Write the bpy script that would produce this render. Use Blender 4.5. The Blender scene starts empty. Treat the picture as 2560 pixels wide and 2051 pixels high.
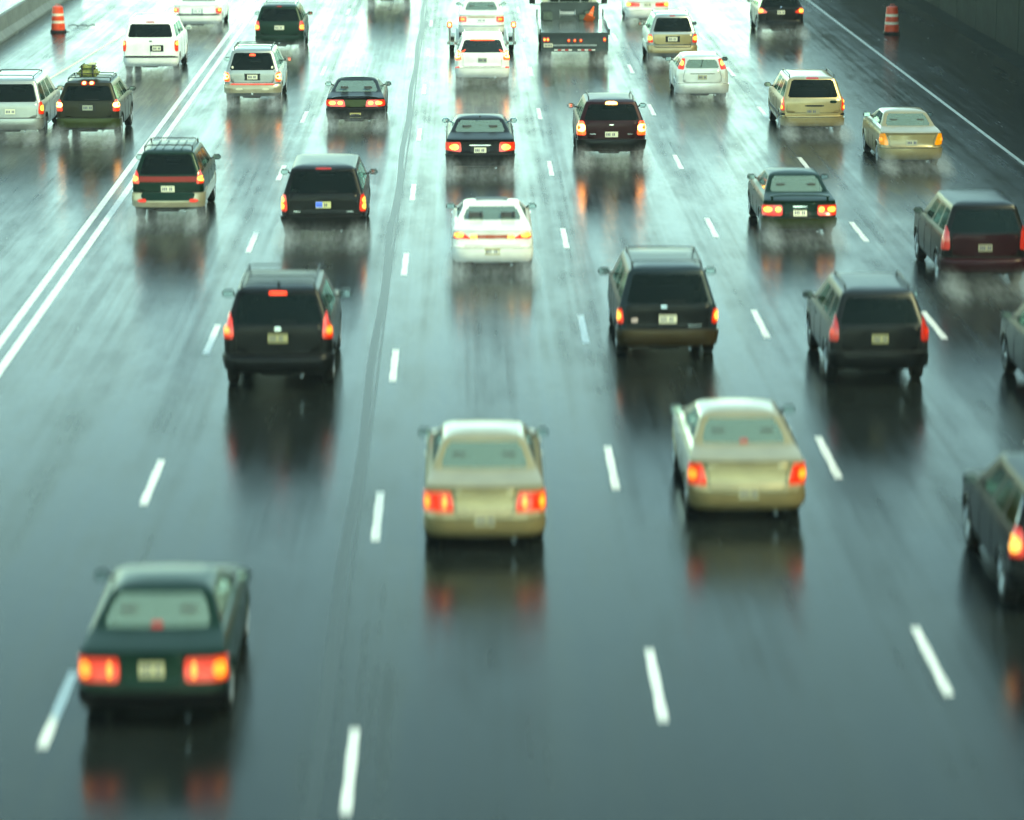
import bpy, bmesh, math, random
from mathutils import Vector, Matrix, noise
R = math.radians
C = bpy.context.scene.collection
sc = bpy.context.scene

# ---------------------------------------------------------------- camera, world, sun, exposure
cam_data = bpy.data.cameras.new('camera'); cam = bpy.data.objects.new('camera', cam_data); C.objects.link(cam)
cam.location = (0, 0, 11.576)
cam.rotation_euler = (R(90) - 0.209626, 0, -0.015398)
cam_data.sensor_width = 36; cam_data.lens = 7900.9/2560*36
cam_data.clip_start = 0.5; cam_data.clip_end = 6000
cam_data.dof.use_dof = True
cam_data.dof.focus_distance = 95
cam_data.dof.aperture_fstop = 0.111/0.28
cam_data.dof.aperture_ratio = 2.2
sc.camera = cam
SUN_EL, SUN_ROT = 46, 135
world = bpy.data.worlds.new('World'); sc.world = world; world.use_nodes = True
wn = world.node_tree; bg = wn.nodes['Background']
sky = wn.nodes.new('ShaderNodeTexSky'); sky.sky_type = 'NISHITA'; sky.sun_disc = False
sky.sun_elevation = R(SUN_EL); sky.sun_rotation = R(SUN_ROT)
sky.air_density = .6; sky.dust_density = .1; sky.ozone_density = 3; sky.altitude = 100
wn.links.new(sky.outputs[0], bg.inputs[0]); bg.inputs[1].default_value = 0.10
sun_d = bpy.data.lights.new('sun', 'SUN'); sun_d.energy = 0.5; sun_d.angle = R(16); sun_d.color = (1, .96, .9)
sun = bpy.data.objects.new('sun', sun_d); C.objects.link(sun)
d = Vector((math.sin(R(SUN_ROT))*math.cos(R(SUN_EL)), math.cos(R(SUN_ROT))*math.cos(R(SUN_EL)), math.sin(R(SUN_EL))))
sun.rotation_euler = d.to_track_quat('Z', 'Y').to_euler()
sc.view_settings.view_transform = 'Standard'; sc.view_settings.look = 'None'
sc.view_settings.exposure = 3.05; sc.view_settings.gamma = 1; sc.view_settings.use_curve_mapping = False
sc.view_settings.use_white_balance = True; sc.view_settings.white_balance_temperature = 13500; sc.view_settings.white_balance_tint = -28
sc.render.engine = 'CYCLES'

# ---------------------------------------------------------------- materials
MATS = {}
def mat(name, col, rough=.5, metal=0, coat=0, emit=None, estr=0, spec=.5, nscale=0, namt=0, bump=0, bscale=60, coat_rough=.05):
    if name in MATS: return MATS[name]
    m = bpy.data.materials.new(name); m.use_nodes = True; nt = m.node_tree; p = nt.nodes['Principled BSDF']
    p.inputs['Base Color'].default_value = (*col, 1); p.inputs['Roughness'].default_value = rough
    p.inputs['Metallic'].default_value = metal; p.inputs['Coat Weight'].default_value = coat
    p.inputs['Coat Roughness'].default_value = coat_rough; p.inputs['Specular IOR Level'].default_value = spec
    if emit: p.inputs['Emission Color'].default_value = (*emit, 1); p.inputs['Emission Strength'].default_value = estr
    tc = nt.nodes.new('ShaderNodeTexCoord')
    if nscale:
        n = nt.nodes.new('ShaderNodeTexNoise'); n.inputs['Scale'].default_value = nscale; n.inputs['Detail'].default_value = 6
        nt.links.new(tc.outputs['Object'], n.inputs['Vector'])
        mp = nt.nodes.new('ShaderNodeMapRange'); mp.inputs['From Min'].default_value = .3; mp.inputs['From Max'].default_value = .7
        mp.inputs['To Min'].default_value = 1-namt; mp.inputs['To Max'].default_value = 1+namt
        nt.links.new(n.outputs['Fac'], mp.inputs['Value'])
        mx = nt.nodes.new('ShaderNodeVectorMath'); mx.operation = 'SCALE'; mx.inputs[0].default_value = col
        nt.links.new(mp.outputs[0], mx.inputs['Scale']); nt.links.new(mx.outputs[0], p.inputs['Base Color'])
    if bump:
        n2 = nt.nodes.new('ShaderNodeTexNoise'); n2.inputs['Scale'].default_value = bscale; n2.inputs['Detail'].default_value = 3
        nt.links.new(tc.outputs['Object'], n2.inputs['Vector'])
        b = nt.nodes.new('ShaderNodeBump'); b.inputs['Strength'].default_value = bump; b.inputs['Distance'].default_value = .01
        nt.links.new(n2.outputs['Fac'], b.inputs['Height']); nt.links.new(b.outputs[0], p.inputs['Normal'])
        if coat: nt.links.new(b.outputs[0], p.inputs['Coat Normal'])
    MATS[name] = m; return m
def glass(name, tint, film_sheen=.03, rough=.04, bump=.08, ior=1.5, refl=(.9, 1, .97)):
    if name in MATS: return MATS[name]
    m = bpy.data.materials.new(name); m.use_nodes = True; nt = m.node_tree; nt.nodes.clear()
    out = nt.nodes.new('ShaderNodeOutputMaterial'); mix = nt.nodes.new('ShaderNodeMixShader')
    tr = nt.nodes.new('ShaderNodeBsdfTransparent'); tr.inputs[0].default_value = (*tint, 1)
    gl = nt.nodes.new('ShaderNodeBsdfGlossy'); gl.inputs['Roughness'].default_value = rough; gl.inputs['Color'].default_value = (*refl, 1)
    fr = nt.nodes.new('ShaderNodeFresnel'); fr.inputs[0].default_value = ior
    tc = nt.nodes.new('ShaderNodeTexCoord'); n = nt.nodes.new('ShaderNodeTexVoronoi'); n.inputs['Scale'].default_value = 45
    nt.links.new(tc.outputs['Object'], n.inputs['Vector'])
    b = nt.nodes.new('ShaderNodeBump'); b.inputs['Strength'].default_value = bump; b.inputs['Distance'].default_value = .004
    nt.links.new(n.outputs['Distance'], b.inputs['Height'])
    nt.links.new(b.outputs[0], gl.inputs['Normal']); nt.links.new(b.outputs[0], fr.inputs['Normal'])
    df = nt.nodes.new('ShaderNodeBsdfDiffuse'); df.inputs[0].default_value = (.42, .62, .56, 1)  # teal diffuse paints in bright road seen through and sky reflected by the glass
    m2 = nt.nodes.new('ShaderNodeMixShader'); m2.inputs[0].default_value = film_sheen
    nt.links.new(tr.outputs[0], m2.inputs[1]); nt.links.new(df.outputs[0], m2.inputs[2])
    nt.links.new(fr.outputs[0], mix.inputs[0]); nt.links.new(m2.outputs[0], mix.inputs[1]); nt.links.new(gl.outputs[0], mix.inputs[2])
    nt.links.new(mix.outputs[0], out.inputs[0]); MATS[name] = m; return m
def emis(name, base, col, s): return mat(name, base, .25, emit=col, estr=s, coat=1)
M_clear = glass('clear_glass', (.7, .85, .8), .24); M_dark = glass('privacy_glass', (.04, .07, .06), .003, ior=1.3, refl=(.6, .85, .75))
M_tyre = mat('tyre_rubber', (.007, .007, .007), .65, spec=.3); M_rim = mat('rim_alloy', (.35, .36, .36), .35, .7)
M_trim = mat('black_trim', (.006, .007, .007), .5, coat=.1, spec=.3); M_chrome = mat('chrome', (.6, .62, .62), .15, 1)
M_under = mat('underbody', (.006, .006, .006), .8); M_seat = mat('seat_cloth', (.05, .052, .055), .9)
M_plate = mat('plate_white', (.62, .6, .45), .4); M_plateblue = mat('plate_blue_glow', (.02, .08, .5), .4, emit=(.05, .15, 1), estr=.15)  # blue plate field is given a glow of its own, though no lamp
M_char = mat('plate_ink', (.05, .06, .12), .5)
M_lens = emis('red_lens', (.35, .01, .008), (1, .04, .015), 0.08)
M_lensdim = emis('red_lens_dim', (.25, .01, .01), (1, .04, .02), 0.03)
M_bulb = emis('lamp_bulb', (.8, .3, .1), (1, .42, .10), 0.32)
M_bulbdim = emis('lamp_bulb_dim', (.8, .2, .05), (1, .25, .05), 0.22)
M_bulbhot = emis('brake_bulb', (.9, .5, .3), (1, .42, .13), 1.7)
M_brake = emis('brake_lens', (.5, .02, .01), (1, .06, .03), 0.5)
M_amber = emis('amber_lens', (.6, .2, .02), (1, .35, .03), 0.05)
M_mirror = mat('mirror_face', (.5, .62, .6), .08, 1)

# ---------------------------------------------------------------- helpers
def link(o, parent=None):
    C.objects.link(o)
    if parent: o.parent = parent
    return o
def mobj(name, verts, faces, m, parent=None, smooth=True, ang=32):
    me = bpy.data.meshes.new(name); me.from_pydata([tuple(v) for v in verts], [], faces); me.materials.append(m)
    bm = bmesh.new(); bm.from_mesh(me); bmesh.ops.remove_doubles(bm, verts=bm.verts, dist=1e-5)
    bmesh.ops.recalc_face_normals(bm, faces=bm.faces)
    for f in bm.faces: f.smooth = smooth
    if smooth:
        for e in bm.edges:
            if len(e.link_faces) == 2 and e.calc_face_angle(0) > R(ang): e.smooth = False
    bm.to_mesh(me); bm.free()
    return link(bpy.data.objects.new(name, me), parent)
class MB:
    def __init__(s): s.v = []; s.f = []
    def add(s, v, f):
        n = len(s.v); s.v += [tuple(p) for p in v]; s.f += [tuple(i+n for i in q) for q in f]; return s
    def box(s, x0, x1, y0, y1, z0, z1, b=0.0):
        if b <= 0:
            v = [(x, y, z) for x in (x0, x1) for y in (y0, y1) for z in (z0, z1)]
            return s.add(v, [(0,1,3,2),(4,6,7,5),(0,4,5,1),(2,3,7,6),(0,2,6,4),(1,5,7,3)])
        bm = bmesh.new(); r = bmesh.ops.create_cube(bm, size=1)
        for q in bm.verts: q.co = Vector(((x0+x1)/2+q.co.x*(x1-x0), (y0+y1)/2+q.co.y*(y1-y0), (z0+z1)/2+q.co.z*(z1-z0)))
        bmesh.ops.bevel(bm, geom=bm.edges[:], offset=b, segments=2, affect='EDGES')
        bm.verts.index_update(); v = [tuple(q.co) for q in bm.verts]; f = [tuple(q.index for q in p.verts) for p in bm.faces]; bm.free()
        return s.add(v, f)
    def tube(s, pts, r, n=6):
        pts = [Vector(p) for p in pts]; rings = []
        for i, p in enumerate(pts):
            t = (pts[min(i+1, len(pts)-1)]-pts[max(i-1, 0)]).normalized()
            a = t.cross(Vector((0, 0, 1)));
            if a.length < .1: a = t.cross(Vector((1, 0, 0)))
            a.normalize(); b = t.cross(a)
            rings.append([p+(a*math.cos(k*2*math.pi/n)+b*math.sin(k*2*math.pi/n))*(r if not hasattr(r, '__len__') else r[i]) for k in range(n)])
        v = [q for g in rings for q in g]; f = []
        for i in range(len(rings)-1):
            for k in range(n): f.append((i*n+k, i*n+(k+1) % n, (i+1)*n+(k+1) % n, (i+1)*n+k))
        f.append(tuple(range(n))); f.append(tuple(range(len(v)-n, len(v))))
        return s.add(v, f)
    def lathe(s, prof, axis, c, n=24):
        # prof: list of (radius, offset along axis)
        v = []
        for (r, h) in prof:
            for k in range(n):
                a = k*2*math.pi/n
                if axis == 'x': v.append((c[0]+h, c[1]+r*math.cos(a), c[2]+r*math.sin(a)))
                elif axis == 'y': v.append((c[0]+r*math.cos(a), c[1]+h, c[2]+r*math.sin(a)))
                else: v.append((c[0]+r*math.cos(a), c[1]+r*math.sin(a), c[2]+h))
        f = []
        for i in range(len(prof)-1):
            for k in range(n): f.append((i*n+k, i*n+(k+1) % n, (i+1)*n+(k+1) % n, (i+1)*n+k))
        f.append(tuple(range(n))); f.append(tuple(range(len(v)-n, len(v))))
        return s.add(v, f)
    def build(s, name, m, parent=None, smooth=True, ang=32): return mobj(name, s.v, s.f, m, parent, smooth, ang)
def empty(name, loc, label, cat, group=None, rz=0):
    o = bpy.data.objects.new(name, None); C.objects.link(o); o.location = loc; o.rotation_euler = (0, 0, rz)
    o.empty_display_size = .3
    o['label'] = label; o['category'] = cat
    if group: o['group'] = group
    return o
def tag(o, label=None, cat=None, group=None, kind=None):
    if label: o['label'] = label
    if cat: o['category'] = cat
    if group: o['group'] = group
    if kind: o['kind'] = kind
    return o

# ---------------------------------------------------------------- ground, road, markings
ROUGH = (.13, .26); HAZE = .0002
def road_mat(name, base, dark, wet=1.0):
    m = bpy.data.materials.new(name); m.use_nodes = True; nt = m.node_tree; N = nt.nodes; L = nt.links; p = N['Principled BSDF']
    g = N.new('ShaderNodeTexCoord')
    def noise_(scale, sx, sy, det=5, rough=.55):
        mp = N.new('ShaderNodeMapping'); mp.inputs['Scale'].default_value = (sx, sy, 1); L.new(g.outputs['Object'], mp.inputs[0])
        n = N.new('ShaderNodeTexNoise'); n.inputs['Scale'].default_value = scale; n.inputs['Detail'].default_value = det; n.inputs['Roughness'].default_value = rough
        L.new(mp.outputs[0], n.inputs['Vector']); return n.outputs['Fac']
    def rng(v, a, b, c, d):
        r = N.new('ShaderNodeMapRange'); L.new(v, r.inputs['Value'])
        for i, q in zip(('From Min', 'From Max', 'To Min', 'To Max'), (a, b, c, d)): r.inputs[i].default_value = q
        return r.outputs[0]
    def mul(a, b, op='MULTIPLY'):
        q = N.new('ShaderNodeMath'); q.operation = op
        for i, v in enumerate((a, b)):
            if hasattr(v, 'links'): L.new(v, q.inputs[i])
            else: q.inputs[i].default_value = v
        return q.outputs[0]
    streak = noise_(1.0, .9, .02); big = noise_(.12, 1, .4, 4); fine = noise_(30, 1, 1, 2)
    mx = N.new('ShaderNodeMix'); mx.data_type = 'RGBA'; mx.inputs['A'].default_value = (*dark, 1); mx.inputs['B'].default_value = (*base, 1)
    L.new(rng(mul(streak, mul(fine, .5, 'MULTIPLY'), 'ADD'), .5, .95, 0, 1), mx.inputs['Factor']); L.new(mx.outputs['Result'], p.inputs['Base Color'])
    sx = N.new('ShaderNodeSeparateXYZ'); L.new(g.outputs['Object'], sx.inputs[0])
    ph = mul(mul(sx.outputs[0], 1.32, 'ADD'), 2*2*math.pi/3.65)          # two wheel tracks a lane
    tr = mul(mul(ph, math.pi*.5, 'SUBTRACT'), 0, 'SINE'); track = rng(tr, -.2, 1, 0, 1)
    patchy = noise_(1.3, 1, .25, 6, .65); film_sheen = noise_(1.0, 5.5, .05, 4, .6)
    rr = mul(rng(mul(streak, big, 'ADD'), .7, 1.3, ROUGH[0], ROUGH[1]), mul(rng(track, 0, 1, 0, -.045), mul(rng(patchy, .35, .65, -.035, .055), rng(film_sheen, .35, .65, -.035, .045), 'ADD'), 'ADD'), 'ADD')
    L.new(rr, p.inputs['Roughness'])
    p.inputs['IOR'].default_value = 1.16; p.inputs['Specular IOR Level'].default_value = .5
    b = N.new('ShaderNodeBump'); b.inputs['Strength'].default_value = .6; b.inputs['Distance'].default_value = .005
    rip = noise_(5, 1, .35, 4, .6)
    L.new(mul(mul(fine, .5), rip, 'ADD'), b.inputs['Height']); L.new(b.outputs[0], p.inputs['Normal'])
    return m
#ROUGH = (.16, .27)
M_road = road_mat('wet_asphalt', (.010, .013, .013), (.006, .008, .008)); M_road2 = road_mat('wet_concrete', (.03, .036, .034), (.015, .02, .018))
M_paint = mat('road_paint', (.58, .58, .56), .35, nscale=7, namt=.38, bump=.4, bscale=30, coat=.08); M_yel = mat('edge_paint_yellow', (.62, .58, .36), .4, nscale=6, namt=.2, bump=.3, bscale=30)
M_greyp = mat('edge_paint_worn', (.42, .48, .45), .4, nscale=6, namt=.3, bump=.3, bscale=30)
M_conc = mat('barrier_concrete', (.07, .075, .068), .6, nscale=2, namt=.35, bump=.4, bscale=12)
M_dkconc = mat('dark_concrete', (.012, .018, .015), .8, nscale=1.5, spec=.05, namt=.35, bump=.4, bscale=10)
M_earth = mat('wet_verge', (.04, .05, .03), .8, nscale=1, namt=.3, bump=.6, bscale=8)
def sheet(name, pts, z, m, parent=None, kind='structure'):
    o = mobj(name, [(x, y, z) for x, y in pts], [tuple(range(len(pts)))], m, parent, False)
    for f in o.data.polygons:
        if f.normal.z < 0: o.data.flip_normals(); break
    if kind and not parent: o['kind'] = kind
    return o
sheet('ground', [(-3000, -3000), (3000, -3000), (3000, 3000), (-3000, 3000)], -.03, M_earth)
road = sheet('road', [(-16.6, -60), (19.9, -60), (19.9, 900), (-16.6, 900)], 0, M_road)
sheet('opposite_road', [(-60, -60), (-18.75, -60), (-18.75, 900), (-60, 900)], 0, M_road)
g = sheet('gutter', [(-17.9, -60), (-16.6, -60), (-16.6, 900), (-17.9, 900)], .0, M_road2)
def line(name, pts, w, m, z=.004):
    P = [Vector((x, y, 0)) for x, y in pts]; V = []; F = []
    for x in P: V += [(x.x-w/2, x.y, z), (x.x+w/2, x.y, z)]
    F = [(2*i, 2*i+1, 2*i+3, 2*i+2) for i in range(len(P)-1)]
    return mobj(name, V, F, m, road, False)
D = {-4.96: [137.2, 125.1, 112.3, 98.4, 85.5, 73.4, 61.2, 49.0, 37.0, 24.8], -1.32: [119, 106.3, 93.9, 81.7, 70.2, 58.5, 46.7, 34.6],
     2.385: [137.7, 124.9, 112.0, 99.2, 86.3, 73.9, 62.2, 49.9, 37.9], 5.98: [125, 112.9, 100.2, 87.6, 75.5, 62.7, 50.6, 38.9], 9.46: [137.6, 125.1, 111.9, 99.5, 87.0, 74.8, 62.5, 50.2, 38]}
D[-1.32] = [131.4]+D[-1.32]; D[5.98] = [137.4]+D[5.98]
dash = None
for x, ys in D.items():
    for y in ys:
        if dash is None:
            V = []; n = 6
            for i in range(n+1):
                w = .066+.006*math.sin(i*2.1); V += [(-w, -1.52+3.04*i/n, .004), (w, -1.52+3.04*i/n, .004)]
            o = mobj('lane_dash', V, [(2*i, 2*i+1, 2*i+3, 2*i+2) for i in range(n)], M_paint, road, False); dash = o.data
        else: o = link(bpy.data.objects.new('lane_dash', dash), road)
        o.location = (x, y, 0)
for off in (-.19, .19):
    line('solid_line', [(-8.95+off-.30*(y-75)/68-.0, y) for y in range(-40, 400, 20)], .17, M_paint)
line('edge_line', [(-14.35+(y-110)*.0503*(1 if y > 60 else 1), y) for y in range(40, 240, 10)], .12, M_yel)
line('edge_line', [(15.55, y) for y in range(-40, 400, 20)], .12, M_greyp)
M_tar = mat('tar_seam', (.008, .01, .01), .30, nscale=3, namt=.3, bump=.3, bscale=20, spec=.10)
rnd = random.Random(5)
for x in (-1.62,): line("tar_seam", [(x+.015*math.sin(y*.15), y) for y in range(-20, 200, 4)], .05, M_tar, .006); line('sealed_joint', [(x-.11+.03*math.sin(y*.4), y) for y in range(-20, 200, 3)], .15, M_tar, .003)
for y in (96.2, 68, 128): line('tar_seam', [(q, y) for q in (-9.3, -8.2)], .02, M_tar)
# left kerb barrier: a run of precast sections
prof = [(-.30, 0), (-.30, .08), (-.12, .33), (-.09, .90), (.09, .90), (.12, .33), (.30, .08), (.30, 0)]
bar = empty('concrete_barrier', (-18.2, 90, 0), 'grey precast concrete median barrier along the left shoulder', 'barrier')
seg = None; n = len(prof)
for k in range(22):
    y = 20+k*6.1
    if seg is None:
        V = [(x, yy, z) for yy in (-3.03, 3.03) for x, z in prof]; F = [(i, (i+1) % n, n+(i+1) % n, n+i) for i in range(n)]+[tuple(range(n)), tuple(range(n, 2*n))]
        o = mobj('barrier_section', V, F, M_conc, bar, False); seg = o.data
    else: o = link(bpy.data.objects.new('barrier_section', seg), bar)
    o.location = (0, y-90, 0)
# right retaining wall of tall panels on a concrete footing
wall = empty('retaining_wall', (21.0, 90, 0), 'tall dark wet concrete retaining wall along the right shoulder, raised to darken the road', 'wall')  # height and near-black tone chosen so its reflection darkens the right lanes
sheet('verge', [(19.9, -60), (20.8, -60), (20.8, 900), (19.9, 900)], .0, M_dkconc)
pan = None
for k in range(42):
    y = 6+k*5.0
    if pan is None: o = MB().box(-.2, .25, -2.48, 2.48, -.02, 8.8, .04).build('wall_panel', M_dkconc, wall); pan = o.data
    else: o = link(bpy.data.objects.new('wall_panel', pan), wall)
    o.location = (0, y-90, 0)
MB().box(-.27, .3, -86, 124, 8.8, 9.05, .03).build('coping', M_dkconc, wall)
# construction drums
def drum(x, y, label, h=1.0, group='orange drums on the shoulders'):
    b = empty('traffic_drum', (x, y, 0), label, 'drum', group)
    M_or = mat('drum_orange', (.62, .045, .01), .4, nscale=7, namt=.2); M_bd = mat('drum_band', (.72, .62, .48), .35)
    MB().lathe([(.30, 0), (.32, .05), (.30, .10)], 'z', (0, 0, 0), 28).build('rubber_base', M_tyre, b)
    MB().lathe([(.265, .09), (.265, .30), (.255, .31), (.255, .33), (.245, .34), (.245, .55), (.235, .56), (.235, .60), (.225, .61), (.225, .80), (.215, .81), (.205, .98), (.16, 1.0)], 'z', (0, 0, 0), 28).build('barrel', M_or, b)
    for z0, z1, r in ((.36, .45, .25), (.64, .73, .23)): MB().lathe([(r, z0), (r, z1)], 'z', (0, 0, 0), 28).build('reflective_band', M_bd, b)
    MB().tube([(-.1, 0, 1.0), (-.06, 0, 1.07), (.06, 0, 1.07), (.1, 0, 1.0)], .012).build('handle', M_or, b)
    b.scale = (h, h, h)
    return b
drum(-16.26, 127.6, 'orange traffic drum with two pale bands on the left shoulder by the barrier', 1.04)
drum(17.1, 126.3, 'orange traffic drum on the dark right shoulder', 1.1)
# strip of tyre tread lying by the drum
V = []; F = []
for i in range(9):
    x = -.55+1.1*i/8; zz = .03+.05*abs(math.sin(i*1.1)); yy = .05*math.sin(i*.9)
    V += [(x, yy-.08, zz), (x, yy+.08, zz+.02), (x, yy+.08, zz-.01), (x, yy-.08, zz-.02)]
for i in range(8):
    for a in range(4): F.append((4*i+a, 4*i+(a+1) % 4, 4*i+4+(a+1) % 4, 4*i+4+a))
F += [(0, 1, 2, 3), (35, 34, 33, 32)]
o = mobj('tyre_tread', V, F, M_tyre); o.location = (-15.6, 129.9, .01); tag(o, 'torn black strip of tyre tread lying right of the left traffic drum', 'debris')
o = MB().box(-.08, .08, -.03, .03, 0, .03, .01).build('rubber_scrap', M_tyre); o.location = (-15.9, 127.7, 0); tag(o, 'small scrap of rubber on the shoulder beside the left drum', 'debris')
# haze of falling rain
hz = MB().box(-3005, 3005, -3005, 3005, -1.1, 12.6).build('haze', M_road, None, False)
mh = bpy.data.materials.new('rain_haze'); mh.use_nodes = True; mh.node_tree.nodes.remove(mh.node_tree.nodes['Principled BSDF'])
pv = mh.node_tree.nodes.new('ShaderNodeVolumePrincipled'); pv.inputs['Color'].default_value = (.93, .98, .97, 1); pv.inputs['Density'].default_value = HAZE; pv.inputs['Anisotropy'].default_value = .3
mh.node_tree.links.new(pv.outputs[0], mh.node_tree.nodes['Material Output'].inputs['Volume']); hz.data.materials[0] = mh; hz['kind'] = 'stuff'

# ---------------------------------------------------------------- vehicle body types: (z, y rear, y front, half width, rear corner, front corner, rear crown)
def t_sedan(L=4.75, W=.885, H=1.42, deck=.95, cab0=.82, rake=.60, front=3.55, frake=.75, lip=.03):
    k = W/.885
    return dict(L=L, W=W, H=H, wheels=(.95, L-.92), R=.315, belt=deck+.09, sl=[
        (.19, .30, L-.25, .74*k, .2, .3, .03), (.23, .10, L-.1, .82*k, .25, .35, .07), (.33, .02, L-.02, .865*k, .30, .4, .09),
        (.50, .0, L, .882*k, .30, .42, .09), (.57, .015, L-.02, .885*k, .29, .42, .09), (.60, .07, L-.05, .885*k, .24, .42, .08),
        (.75, .09, L-.12, .885*k, .22, .4, .08), (deck-.07, .10, L-.35, .875*k, .2, .3, .08), (deck-.015, .11-lip, L-.7, .855*k, .18, .3, .08), (deck, .16-lip, front+.5, .845*k, .18, .3, .08),
        (deck+.045, cab0*.6, front+.16, .82*k, .16, .3, .06), (deck+.09, cab0, front, .765*k, .09, .25, .06),
        (H-.07, cab0+rake, front-frake, .62*k, .08, .2, .05), (H-.03, cab0+rake+.10, front-frake-.12, .565*k, .12, .2, .05), (H-.008, cab0+rake+.28, front-frake-.35, .47*k, .12, .2, .05)],
        rw=(deck+.10, H-.075, .965), sw=(deck+.10, H-.085, [(.10, .40), (.425, .80)]))
def t_suv(L=4.65, W=.915, H=1.75, belt=1.10, tilt=.22, front=3.55, low=.30, tum=.17, bump=.07, rtop=None, swin=None, rwz=None, hatch=0.0):
    rtop = rtop or H-.12
    return dict(L=L, W=W, H=H, wheels=(.92, L-.88), R=.365, belt=belt, sl=[
        (low, .25, L-.25, W-.12, .15, .3, .03), (low+.04, .06, L-.06, W-.05, .2, .3, .05), (low+.13, .01, L-.01, W-.01, .24, .35, .07),
        (low+.30, .0, L, W, .24, .38, .07), (low+.345, .01, L-.01, W, .22, .38, .07), (low+.37, bump, L-.03, W, .15, .38, .06),
        (belt-.22, bump+.01, L-.12, W, .14, .35, .06), (belt-.12, bump+.015, L-.25, W-.008, .14, .3, .06), (belt-.05, bump+.02, front+.5, W-.02, .13, .3, .06),
        (belt, bump+.03, front+.08, W-.045, .09, .25, .06),
        (rtop, bump+.03+tilt, front-.75, W-.045-tum, .08, .22, .06), (H-.06, bump+.06+tilt, front-.85, W-.075-tum, .09, .2, .06), (H-.015, bump+.20+tilt, front-1.1, W-.16-tum, .13, .2, .06)],
        rw=rwz or (belt+.02, rtop-.02, .96), sw=(belt+.03, rtop-.04, swin or [(.035, .27), (.31, .56), (.60, .86)]))
def t_van(L=4.85, W=.96, H=1.72, belt=1.02, tilt=.30, front=4.0, low=.24, tum=.16, **k):
    t = t_suv(L, W, H, belt, tilt, front, low, tum, **k); t['R'] = .335; t['wheels'] = (.95, L-.95); return t

WHEELS = {}
def wheel_meshes(Rr, wd=.2):
    k = (Rr, wd)
    if k in WHEELS: return WHEELS[k]
    h = wd/2; ri = Rr*.66
    a = MB().lathe([(ri, -h+.01), (Rr-.03, -h), (Rr-.008, -h+.02), (Rr, -h+.045), (Rr, h-.045), (Rr-.008, h-.02), (Rr-.03, h), (ri, h-.01)], 'x', (0, 0, 0), 28).build('tyre', M_tyre)
    b = MB().lathe([(ri+.004, h-.03), (ri+.004, h+.004), (ri-.03, h+.006), (ri-.05, h-.02)], 'x', (0, 0, 0), 24)
    for i in range(5):
        an = i*2*math.pi/5
        for da in (-.16, .16):
            c0, s0 = math.cos(an+da*.4), math.sin(an+da*.4); c1, s1 = math.cos(an+da), math.sin(an+da)
            b.tube([(h-.004, .04*c0, .04*s0), (h-.002, (ri-.02)*c1, (ri-.02)*s1)], .02, 4)
    b = b.build('rim', M_rim)
    c = MB().lathe([(.045, -h+.03), (.05, h-.01), (.03, h+.008)], 'x', (0, 0, 0), 10).build('wheel', M_under)
    for o in (a, b, c): C.objects.unlink(o)
    WHEELS[k] = (a.data, b.data, c.data)
    for o in (a, b, c): bpy.data.objects.remove(o)
    return WHEELS[k]

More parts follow.
